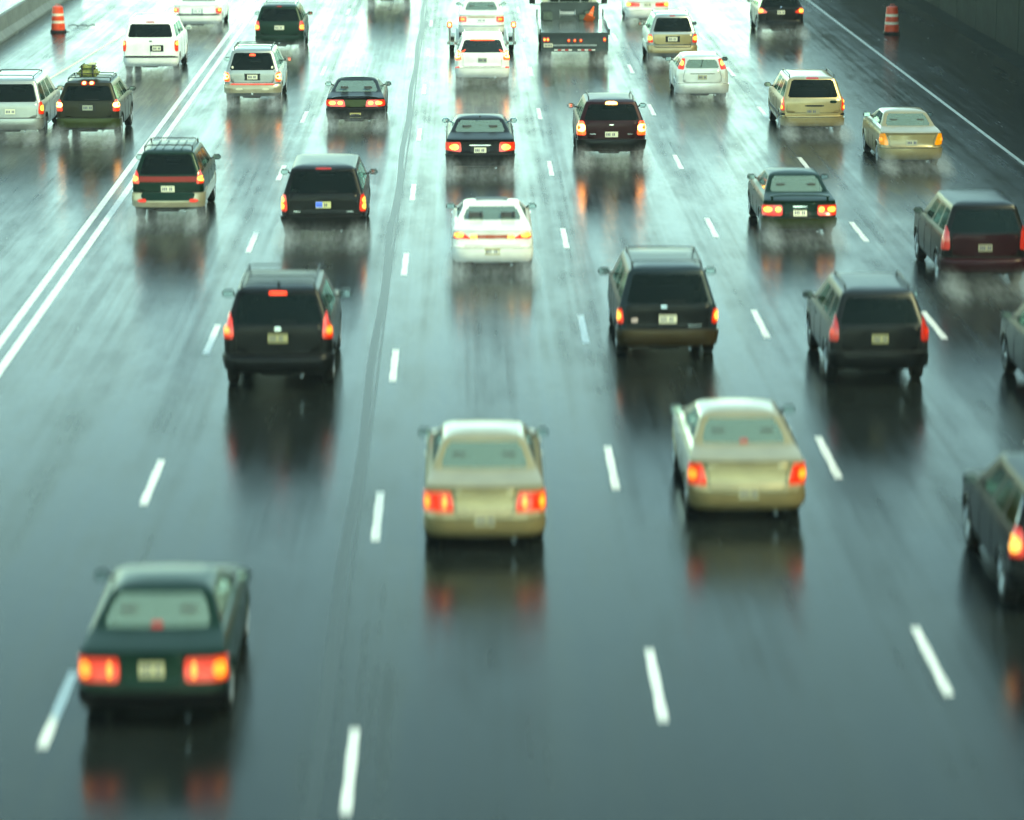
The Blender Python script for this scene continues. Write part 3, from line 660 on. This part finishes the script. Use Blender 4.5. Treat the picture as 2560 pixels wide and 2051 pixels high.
# white sedan on a car trailer
c = Car('sedan', t_sedan(4.6, .86, 1.38, .94), .69, 119.6, 'white sedan with a brown lamp panel riding on the car trailer', 'car', P_white, M_clear, z=.42, group=None)
c.lights([[(.56, .66), (.80, .66), (.80, .86), (.56, .86)]], [(.68, .76, .06, .05)], M_lens, M_bulbdim); c.patch('lamp_panel', [(-.55, .82), (.55, .82), (.55, .86), (-.55, .86)], mat('tan', (.35, .2, .1), .4), .012, 10, 1)
c.plate(.72, P_white); c.bumper(P_white, .27, .5); c.patch('bumper_strip', [(-.85, .5), (.85, .5), (.85, .54), (-.85, .54)], P_silver, .04, 12, 1); c.mirrors(mat('mirror_brown', (.12, .08, .05), .4)); c.doors()
t = empty('car_trailer', (.69, 121.5, 0), 'low car trailer with a red marker lamp on a post at each rear corner', 'trailer')
M_steel = mat('trailer_steel', (.30, .32, .31), .45, .6, nscale=6, namt=.3, bump=.2)
for q in (-1, 1):
    MB().box(*sorted((q*.45, q*.98)), -2.6, 3.0, .34, .42, .01).build('track', M_steel, t)
    MB().box(*sorted((q*1.0, q*1.24)), -2.3, -1.0, .56, .60, .01).build('fender', M_steel, t)
    MB().tube([(q*1.2, -2.45, .42), (q*1.2, -2.45, .98)], .04, 8).build('lamp_post', M_steel, t)
    o = MB().box(*sorted((q*1.1, q*1.3)), -2.52, -2.42, .92, 1.16, .03).build('marker_lamp', M_lens, t); MB().box(*sorted((q*1.15, q*1.25)), -2.535, -2.525, .99, 1.10).build('bulb', M_bulbhot, o)
    for y in (-2.0, -1.3):
        a, b2, c2 = wheel_meshes(.3, .18); w = link(bpy.data.objects.new('wheel', c2), t); w.location = (q*1.12, y, .3); link(bpy.data.objects.new('tyre', a), w); link(bpy.data.objects.new('rim', b2), w)
MB().box(-1.3, 1.3, -2.55, -2.45, .30, .42, .01).build('rear_beam', M_steel, t)
MB().box(-.05, .05, 3.0, 4.6, .34, .42).build('drawbar', M_steel, t)
# white suv with bright brakes
c = Car('suv', t_suv(4.7, .92, 1.62, 1.05, .34, rwz=(1.075, 1.485, .96), low=.24), .65, 107.7, 'white SUV braking hard behind the trailer, brown rear glass and red corner reflectors', 'SUV', P_white, glass('brown_glass', (.12, .05, .04), .02))
c.lights([[(.70, .84), (.96, .82), (.92, 1.13), (.76, 1.15)]], [(.84, 1.0, .10, .10)], M_brake, M_bulbhot)
for q in (-1, 1):
    c.patch('reflector', [(q*.74, .48), (q*.88, .48), (q*.88, .60), (q*.74, .60)], M_reflglow, .02, 4, 2); c.patch('window_edge_lamp', [(q*.70, 1.07), (q*.76, 1.07), (q*.60, 1.17), (q*.56, 1.17)], M_brake, .016, 4, 1)
c.third(1.48, .42, .014); c.plate(.83, mat('plate_dull', (0, 0, 0))); c.bumper(P_white, .28, .56, .04); c.mirrors(mat('mirror_brown', (0, 0, 0))); c.rack(True, 0, P_white, x=.6); c.tailgate(.6, 1.05, .66, .68); c.doors()
# white coupe at the top edge
c = Car('coupe', t_sedan(4.65, .88, 1.32, .95), 7.62, 131, 'white coupe cut by the top edge with pale lamps beside the plate', 'car', P_white, M_clear)
c.lights([[(.32, .70), (.84, .70), (.82, .88), (.32, .86)]], [(.75, .80, .08, .07)]); c.plate(.78); c.bumper(P_white, .27, .55); c.mirrors(P_white); c.doors(1)
# silver over gold suv
c = Car('suv', t_suv(4.7, .88, 1.80, 1.17, .22, rwz=(1.195, 1.695, .96)), 7.55, 114, 'silver SUV with gold tailgate and black plate panel, right of the flatbed truck', 'SUV', P_silver, clad=P_gold)
c.tailgate(.76, 1.12, .68, .70, P_gold); c.lights([[(.70, .82), (.92, .82), (.88, 1.12), (.74, 1.12)]], [(.80, .98, .075, .08)]); c.plate(.95, w=.34, frame=M_trim)
c.bumper(P_gold, .46, .72, .05); c.patch('bumper_strip', [(-.70, .64), (.70, .64), (.70, .68), (-.70, .68)], M_trim, .06, 12, 1); c.mirrors(); c.rack(True, 2, P_silver, x=.6); c.third(1.75, .11, .012, M_lensdim); c.wiper(1.24); c.doors(); side_trim(c, .45, .68, P_gold)
# pale hatchback with high lamps
TH = t_suv(4.15, .855, 1.43, 1.02, .34, 3.2, .20, .17, rwz=(1.04, 1.30, .80), bump=.06); TH['R'] = .315
c = Car('hatchback', TH, 7.78, 102.7, 'pale silver hatchback with tail lamps high beside its rear window', 'car', paint('pale_silver', (.56, .57, .54), .4), M_clear)
c.lights([[(.60, 1.0), (.78, 1.03), (.66, 1.33), (.53, 1.33)]], [(.65, 1.2, .06, .09)]); c.plate(.76, P_champ, w=.3); c.bumper(paint('pale_silver', (0, 0, 0)), .27, .54, .045)
c.patch('handle_recess', [(-.45, .86), (.45, .86), (.45, .885), (-.45, .885)], M_trim, .008, 8, 1); c.mirrors(); c.doors(); c.wiper(1.06, 1.2, .25); c.tailgate(.60, 1.0, .62, .56)
# dark small suv at the top right
c = Car('suv', t_suv(4.4, .90, 1.60, 1.08, .36, low=.24), 12.6, 125.5, 'black compact SUV at the top right beside the edge line, tail lamps lit', 'SUV', P_black)
c.lights([[(.52, .92), (.93, .86), (.88, 1.12), (.72, 1.08)]], [(.78, .99, .08, .07)]); c.plate(.93); c.bumper(P_black, .32, .6); c.mirrors(); c.doors(); c.tailgate(.62, 1.05, .62, .60)
c.patch('emblem', [(-.04, 1.10), (.04, 1.10), (.04, 1.15), (-.04, 1.15)], M_chrome, .015, 3, 2)
# wine red braking suv
c = Car('suv', t_suv(4.75, .945, 1.72, 1.15, .26, rwz=(1.175, 1.605, .96)), 4.11, 87.3, 'dark wine-red SUV braking hard with a glowing lamp above its rear window', 'SUV', P_wine)
c.lights([[(.70, .78), (.98, .78), (.93, 1.16), (.76, 1.16)]], [(.82, .98, .10, .11)], M_brake, M_bulbhot); c.third(1.63, .17, .035, M_bulbhot); c.plate(.80, w=.36); c.bumper(P_black, .40, .64, .05)
c.mirrors(P_charcoal, z=1.26); c.rack(True, 0, x=.62); c.tailgate(.68, 1.14, .68, .70); c.doors()
c.patch('emblem', [(-.07, 1.05), (.07, 1.05), (.06, 1.08), (-.06, 1.08)], M_chrome, .012, 4, 2)
for q in (-1, 1): c.patch('badge', [(q*.42, .80), (q*.62, .80), (q*.62, .82), (q*.42, .82)], M_chrome, .012, 4, 1)
# dark sedan in the centre
c = Car('sedan', t_sedan(4.8, .94, 1.38, .96, .85, .65), .45, 85, 'dark charcoal sedan with a blue mirror and a chrome strip above its plate', 'car', P_charcoal, M_clear)
c.tailgate(.58, .86, .60, .64, P_black, 'boot_lid')
c.lights([[(.50, .60), (.97, .66), (.98, .86), (.52, .88)]], [(.68, .74, .11, .085)]); c.plate(.66, w=.33, frame=M_trim); c.patch('chrome_strip', [(-.32, .775), (.32, .775), (.32, .81), (-.32, .81)], M_chrome, .022, 8, 1)
c.bumper(P_black, .26, .53, .03); c.mirrors(mat('mirror_blue', (.02, .12, .22), .3, coat=1)); c.doors(); MB().lathe([(.03, 0), (.01, .05)], 'z', (0, -1.0, 1.40), 8).build('antenna_fin', M_trim, c.root)
# white coupe in front
c = Car('coupe', t_sedan(4.75, .905, 1.34, .96, .85, .72, 3.45, .75), .63, 68.9, 'white coupe with dark sunroof and a full-width red lamp bar', 'car', P_white, M_clear)
c.patch('lamp_bar', [(-.45, .76), (.45, .76), (.45, .85), (-.45, .85)], mat('lamp_bar', (.16, .03, .01), .3, coat=1, emit=(1, .12, .02), estr=.03), .014, 12, 2, cut=0)
c.lights([[(.45, .755), (.82, .755), (.76, .91), (.62, .865)]], [(.41, .80, .085, .05), (.71, .84, .085, .055)]); c.plate(.49, mat('plate_tan', (.42, .38, .22), .5), w=.34)
c.tailgate(.60, .90, .84, .80, name='boot_lid'); c.bumper(P_white, .27, .55, .03); c.mirrors(P_green, z=1.08, y=2.85); c.doors(1)
MB().box(-.36, .36, -.36, .02, 1.340, 1.364, .008).build('sunroof', M_trim, c.root)
for q in (1, -1): MB().box(*sorted((q*.42, q*.60)), -2.36, -2.28, .19, .25, .01).build('exhaust', M_under, c.root)
# gold minivan
c = Car('minivan', t_van(4.9, .93, 1.70, 1.08, .30, rwz=(1.125, 1.625, .96)), 10.38, 93.4, 'gold minivan with roof rails and stacked red and white lamps', 'van', P_gold)
c.lights([[(.82, .74), (1.0, .74), (.97, 1.14), (.84, 1.14)]], [(.90, 1.02, .05, .06), (.90, .84, .05, .06)]); c.plate(.72, P_beige, w=.4); c.patch('handle_recess', [(-.28, .86), (.36, .86), (.36, .91), (-.28, .91)], M_trim, .01, 6, 1)
c.bumper(P_gold, .32, .54, .055)
for q in (-1, 1): c.patch('bumper_insert', [(q*.80, .60), (q*1.15, .60), (q*1.15, .67), (q*.80, .67)], M_trim, .02, 6, 1)
c.mirrors(); c.rack(True, 0, M_trim, .6, 2.6, x=.66); c.third(1.66, .2, .02, M_lensdim); c.doors(); side_trim(c, .50, .60, M_charcoal if 'M_charcoal' in globals() else M_trim); c.tailgate(.68, 1.10, .78, .80)
c.patch('badge', [(.48, .96), (.72, .96), (.72, 1.04), (.48, 1.04)], P_green, .012, 4, 1)
# beige sedan right
c = Car('sedan', t_sedan(4.7, .86, 1.42, .98), 12.3, 86.1, 'cream sedan in the rightmost lane ahead of the tall dark SUV', 'car', P_beige, M_clear)
c.lights([[(.62, .62), (.90, .66), (.84, .92), (.70, .96)]], [(.78, .78, .05, .05)], M_amber, M_bulbdim); c.plate(.7, P_champ); c.bumper(P_beige, .28, .54); c.mirrors(); c.doors(); c.tailgate(.58, .90, .60, .66, name='boot_lid')
# dark green sedan right
c = Car('sedan', t_sedan(4.75, .875, 1.38, .92, .85, .62), 7.92, 73.6, 'dark green sedan with rear wing and round lamps glowing in pairs', 'car', P_green, M_clear)
c.lights([[(.41, .56), (.86, .56), (.86, .80), (.41, .80)]], [(.51, .70, .075, .065), (.72, .70, .075, .065)]); c.plate(.63, w=.32, frame=M_trim); c.patch('chrome_strip', [(-.2, .755), (.2, .755), (.2, .785), (-.2, .785)], M_chrome, .02, 6, 1)
c.bumper(P_olive, .28, .50, .045); c.spoiler(1.03, .13, .70, P_green); c.mirrors(); c.doors(); c.tailgate(.55, .86, .38, .38, name='boot_lid')
# dark boxy pickup-like suv on the right
c = Car('suv', t_suv(4.9, .92, 1.84, 1.2, .14), 11.15, 66.6, 'tall dark SUV with reddish lower tail at the right, behind the cream sedan', 'SUV', P_black)
c.lights([[(.74, .86), (.97, .86), (.95, 1.35), (.78, 1.35)]], [], M_lensdim); c.plate(.9, P_champ); c.bumper(P_wine, .42, .68, .05); c.mirrors(); c.doors(); c.tailgate(.72, 1.18, .70, .72, P_wine)
# dark blue minivan
c = Car('minivan', t_van(4.9, .95, 1.72, 1.08, .34, rwz=(1.085, 1.605, .96)), 3.86, 58.8, 'dark blue-black minivan with two roof bars, plate centred and a sticker at lower left', 'van', paint('blue_black', (.01, .018, .022), .3))
c.lights([[(.82, .72), (1.0, .72), (.98, .98), (.84, .98)]], [(.905, .86, .055, .085)]); c.plate(.80, w=.34); c.bumper(paint('black_bronze_reflection', (.05, .035, .018), .5), .32, .58, .045)  # bronze tint of the bumper colours in a reflection
c.tailgate(.60, 1.08, .78, .80, P_black); c.mirrors(P_black, big=1.1, z=1.14); c.rack(True, 2, M_trim, .6, 2.6, x=.66, h=.08); c.doors(); c.wiper(1.12)
c.patch('sticker', [(-.70, .74), (-.56, .74), (-.56, .82), (-.70, .80)], mat('sticker', (.6, .45, .42), .5), .012, 3, 2); c.patch('badge', [(.36, .66), (.66, .66), (.66, .685), (.36, .685)], M_chrome, .012, 6, 1)
c.patch('emblem', [(-.15, 1.02), (.0, 1.02), (.0, 1.05), (-.15, 1.05)], M_chrome, .012, 4, 1)
# dark suv right-centre
c = Car('suv', t_suv(4.7, .90, 1.74, 1.12, .26), 7.55, 56.2, 'dark grey SUV with a rounded roof following the dark green winged sedan', 'SUV', P_charcoal)
c.lights([[(.74, .86), (.95, .86), (.92, 1.3), (.76, 1.3)]], [(.84, 1.02, .05, .05)], M_lensdim, M_lens); c.plate(.9, mat('plate_worn', (0, 0, 0))); c.bumper(P_black, .40, .64); c.mirrors(P_black); c.doors(); c.tailgate(.68, 1.12, .70, .72, P_black); c.rack(True, 0, x=.58)
# beige sedans in front
c = Car('sedan', t_sedan(4.7, .885, 1.42, .98), 4.25, 46, 'beige sedan at the lower right of centre with orange-red lamps', 'car', P_beige, M_clear)
c.lights([[(.60, .60), (.94, .62), (.92, .90), (.68, .92)]], [(.78, .76, .06, .07)], M_lens, M_bulbdim); c.plate(.50, P_champ); c.bumper(P_gold, .28, .50, .03); c.mirrors(P_charcoal); c.doors(); c.tailgate(.55, .92, .58, .64, name='boot_lid'); c.third(1.10, .07, .012, on=False)
c = Car('sedan', t_sedan(4.75, .89, 1.42, .98), .29, 44.4, 'beige sedan in the centre of the foreground with striped red and amber lamps', 'car', P_beige, M_clear)
c.lights([[(.44, .60), (.92, .60), (.92, .88), (.48, .88)]], [(.58, .74, .04, .09), (.78, .74, .04, .09)], M_lens, M_bulbdim); c.plate(.50, P_champ); c.bumper(P_gold, .28, .50, .03); c.mirrors(P_charcoal); c.doors(); c.tailgate(.55, .92, .42, .46, name='boot_lid')
# dark green sedan bottom left
c = Car('sedan', t_sedan(4.75, .895, 1.40, .98), -3.72, 36, 'dark green sedan at the bottom left, nearest of all, with yellow and red lamps', 'car', P_green, M_clear)
c.lights([[(.38, .62), (.90, .62), (.90, .88), (.38, .88)]], [(.50, .75, .04, .09), (.76, .75, .06, .09)], M_lens, M_bulbdim); c.plate(.76, mat('plate_tan', (0, 0, 0)), w=.31); c.bumper(P_black, .28, .50, .03); c.mirrors(P_black); c.doors(); c.third(1.09, .08, .014, M_lensdim)
c.tailgate(.55, .92, .36, .36, name='boot_lid')
# two vehicles cut by the right edge
c = Car('suv', t_suv(4.8, .93, 1.76, 1.14), 8.25, 40.8, 'black SUV cut by the lower right edge, only its near rear corner showing', 'SUV', P_black)
c.lights([[(.74, .84), (.97, .84), (.94, 1.2), (.78, 1.2)]], [(.86, 1.0, .07, .10)]); c.plate(.8); c.bumper(P_black, .4, .64); c.mirrors(P_black); c.doors()
for q in (1, -1): c.patch('pillar_trim', [(q*.88, 1.2), (q*.98, 1.2), (q*.80, 1.58), (q*.72, 1.58)], M_chrome, .012, 3, 4)
c = Car('suv', t_suv(4.7, .93, 1.78, 1.14), 10.97, 53.8, 'black SUV almost hidden past the right edge, behind the tall dark SUV', 'SUV', P_black)
c.lights([[(.74, .84), (.97, .84), (.94, 1.2), (.78, 1.2)]], [(.86, 1.0, .07, .10)]); c.plate(.8); c.bumper(P_black, .4, .64); c.mirrors(P_black); c.doors()

# ---------------------------------------------------------------- flatbed tow truck
t = empty('tow_truck', (4.05, 118.9, 0), 'dark flatbed tow truck with a bare wet deck and three red lamps in its tail', 'truck', 'vehicles heading away along the wet motorway')
M_deck = mat('wet_deck', (.12, .14, .14), .25, .5, nscale=4, namt=.35, bump=.15, coat=.6); M_blk = mat('truck_black', (.012, .02, .018), .4, coat=.4, nscale=5, namt=.4)
M_cab = paint('cab_cream', (.45, .46, .36)); M_white = mat('tape_white', (.8, .8, .75), .3); M_redt = mat('tape_red', (.5, .02, .02), .3)
Y0 = -4.0
for k in range(10): MB().box(-1.22+.244*k+.003, -1.22+.244*(k+1)-.003, Y0, Y0+5.6, 1.06, 1.10, .004).build('deck_plank', M_deck, t)
MB().box(-1.25, 1.25, Y0-.05, Y0+.0, 1.03, 1.115, .008).build('deck_edge', M_blk, t)
for q in (-1, 1):
    MB().box(*sorted((q*1.225, q*1.28)), Y0+.1, Y0+5.6, 1.02, 1.24, .01).build('side_rail', M_blk, t)
    MB().tube([(q*1.25, Y0+5.5, 1.24), (q*1.25, Y0+5.5, 1.5)], .03).build('rail_post', M_blk, t)
MB().box(-1.22, 1.22, Y0+.05, Y0+.12, .42, 1.03, .01).build('tail_panel', M_blk, t)
MB().box(-.8, .8, Y0+.0, Y0+.05, .62, .68, .01).build('step_bar', M_steel, t)
for x in (-.22, 0, .22):
    o = MB().lathe([(.065, .02), (.06, -.02), (.03, -.03)], 'y', (x, Y0+.03, .82), 14).build('tail_lamp', M_lens, t); MB().lathe([(.03, 0), (.005, -.01)], 'y', (x, Y0-.002, .82), 10).build('bulb', M_bulbdim, o)
for q in (-1, 1):
    for x in ((.98, 1.1) if q < 0 else (1.08,)):
        o = MB().box(*sorted((q*(x-.055), q*(x+.055))), Y0-.01, Y0+.05, .78, .94, .02).build('tail_lamp', M_lens, t); MB().lathe([(.04, 0), (.005, -.012)], 'y', (q*x, Y0-.012, .86), 10).build('bulb', M_bulb if q < 0 else M_bulbdim, o)
    mb = MB()
    for k in range(5):
        x = q*(.10+.13*k); MB().box(*sorted((x, x+q*.125)), Y0+.03, Y0+.05, .46, .50).build('reflective_strip', M_redt if k % 2 else M_white, t)
o = MB().box(-1.13, -.80, Y0-.005, Y0+.02, .58, .72, .003).build('licence_plate', M_plate, t)
mb = MB()
for k in range(5): mb.box(-1.09+k*.055, -1.06+k*.055, Y0-.009, Y0-.004, .615, .685)
mb.build('plate_characters', M_char, o)['kind'] = 'stuff'
MB().box(-.55, .55, Y0+.2, Y0+7.8, .62, .95, .02).build('chassis', M_under, t)
MB().box(-1.1, 1.1, Y0+5.65, Y0+5.75, 1.0, 1.75, .02).build('headboard', M_blk, t)
for x in (-.8, -.4, .4, .8): MB().tube([(x, Y0+5.6, 1.75), (x, Y0+5.6, 2.3)], .03).build('rack_bar', M_steel, t)
MB().lathe([(.16, -.3), (.16, -.28), (.10, -.27), (.10, .27), (.16, .28), (.16, .3)], 'x', (-.1, Y0+5.2, 1.35), 16).build('winch', M_steel, t)
for x, w_, h_ in ((-.85, .18, .3), (.75, .2, .34), (.45, .12, .2)): MB().box(x-w_, x+w_, Y0+5.1, Y0+5.5, 1.11, 1.11+h_, .02).build('tool_box', mat('box_green', (.05, .07, .05), .5, nscale=8, namt=.4), t)
cabv = [(-1.05, Y0+6.0, .9), (1.05, Y0+6.0, .9), (1.05, Y0+7.9, .9), (-1.05, Y0+7.9, .9), (-1.08, Y0+5.95, 1.5), (1.08, Y0+5.95, 1.5), (1.08, Y0+8.0, 1.5), (-1.08, Y0+8.0, 1.5), (-.92, Y0+6.05, 2.45), (.92, Y0+6.05, 2.45), (.92, Y0+7.2, 2.45), (-.92, Y0+7.2, 2.45)]
MB().add(cabv, [(3, 2, 1, 0), (0, 1, 5, 4), (1, 2, 6, 5), (2, 3, 7, 6), (3, 0, 4, 7), (4, 5, 9, 8), (5, 6, 10, 9), (6, 7, 11, 10), (7, 4, 8, 11), (8, 9, 10, 11)]).build('cab', M_cab, t)
MB().box(-.75, .75, Y0+5.94, Y0+6.02, 1.75, 2.25, .03).build('cab_window', M_dark, t)
MB().box(-1.0, 1.0, Y0+8.0, Y0+9.3, .6, 1.35, .15).build('bonnet', M_cab, t)
for q in (-1, 1):
    mb = MB().tube([(q*1.0, Y0+7.5, 1.5), (q*1.35, Y0+7.4, 1.55), (q*1.4, Y0+7.4, 2.0), (q*1.0, Y0+7.3, 2.1)], .02); mb.box(*sorted((q*1.27, q*1.5)), Y0+7.34, Y0+7.42, 1.55, 2.0, .02); mb.build('side_mirror', M_trim, t)
    MB().box(*sorted((q*.95, q*1.22)), Y0+.6, Y0+.64, .25, .8).build('mud_flap', M_under, t)
    for y in (Y0+1.6, Y0+7.6):
        a, b2, c2 = wheel_meshes(.45, .32); w = link(bpy.data.objects.new('wheel', c2), t); w.location = (q*.98, y, .45); w.rotation_euler = (0, 0, 0 if q > 0 else math.pi); link(bpy.data.objects.new('tyre', a), w); link(bpy.data.objects.new('rim', b2), w)
    MB().box(*sorted((q*1.0, q*1.2)), Y0+6.0, Y0+7.0, .5, .85, .03).build('side_tank', P_white, t)
# cone lying on the deck
M_orange = mat('cone_orange', (.75, .10, .015), .45)
k = empty('traffic_cone', (4.75, 119.6, 1.10), 'orange traffic cone lying tilted on the flatbed deck', 'cone'); k.rotation_euler = (R(-50), R(25), 0)
MB().box(-.18, .18, -.18, .18, 0, .03, .01).build('base', M_orange, k); MB().lathe([(.13, .03), (.03, .70)], 'z', (0, 0, 0), 18).build('cone', M_orange, k)
MB().lathe([(.098, .25), (.079, .36)], 'z', (0, 0, 0), 18).build('band', mat('band_pale', (.6, .3, .2), .4), k)
k.location.z += .1

# ---------------------------------------------------------------- spray off the rear wheels
def spray_mat():
    m = bpy.data.materials.new('water_spray'); m.use_nodes = True; nt = m.node_tree; N = nt.nodes; L = nt.links; N.remove(N['Principled BSDF'])
    pv = N.new('ShaderNodeVolumePrincipled'); pv.inputs['Color'].default_value = (.95, .97, .96, 1); pv.inputs['Anisotropy'].default_value = .2
    tc = N.new('ShaderNodeTexCoord'); sp = N.new('ShaderNodeSeparateXYZ'); L.new(tc.outputs['Object'], sp.inputs[0])
    def M(op, a, b=0.0, c=0.0, cl=False):
        q = N.new('ShaderNodeMath'); q.operation = op; q.use_clamp = cl
        for i, v in enumerate((a, b, c)):
            if isinstance(v, (int, float)): q.inputs[i].default_value = v
            else: L.new(v, q.inputs[i])
        return q.outputs[0]
    x = M('ABSOLUTE', sp.outputs[0])
    def lobe(cx, cy, cz, rx, ry, rz):
        a = M('POWER', M('ABSOLUTE', M('DIVIDE', M('SUBTRACT', x, cx), rx)), 2)
        b = M('POWER', M('ABSOLUTE', M('DIVIDE', M('SUBTRACT', sp.outputs[1], cy), ry)), 2)
        d = M('POWER', M('ABSOLUTE', M('DIVIDE', M('SUBTRACT', sp.outputs[2], cz), rz)), 2)
        return M('POWER', M('SUBTRACT', 1.0, M('ADD', M('ADD', a, b), d), cl=True), 1.6)
    wheel = lobe(.78, -1.0, .10, .36, 2.2, .55); wide = lobe(0, -1.3, .1, 1.25, 2.1, .55)
    mp = N.new('ShaderNodeMapping'); mp.inputs['Scale'].default_value = (1, .18, 1); L.new(tc.outputs['Object'], mp.inputs[0])
    n = N.new('ShaderNodeTexNoise'); n.inputs['Scale'].default_value = 9; n.inputs['Detail'].default_value = 4; n.inputs['Roughness'].default_value = .65; L.new(mp.outputs[0], n.inputs['Vector'])
    nn = M('MULTIPLY', M('SUBTRACT', n.outputs['Fac'], .32, cl=True), 3.2)
    L.new(M('MULTIPLY', M('ADD', M('MULTIPLY', wheel, SPRAY), M('MULTIPLY', wide, SPRAY*.35)), nn), pv.inputs['Density'])
    L.new(pv.outputs[0], N['Material Output'].inputs['Volume']); return m
SPRAY = .8
M_spray = spray_mat(); spray_mesh = None
for c in CARS+[None]:
    if c is None: x, y, w, lab = 4.05, 115.2, 1.25, 'dark flatbed tow truck'
    else:
        if c.root.location.z > .1 or c.root.location.y < 64: continue
        x, y, w = c.root.location.x, c.root.location.y-c.L/2, c.W/.92; lab = ' '.join(c.root['label'].split()[:9])
    if spray_mesh is None:
        o = MB().box(-1.3, 1.3, -3.4, 1.05, .012, .85).build('wheel_spray', M_spray, None, False); spray_mesh = o.data
    else: o = link(bpy.data.objects.new('wheel_spray', spray_mesh))
    o.location = (x, y+.35, 0); o.scale = (w, 1, 1); o.rotation_euler.z = 0
    tag(o, 'fine spray behind the '+lab, 'spray', None, 'stuff')
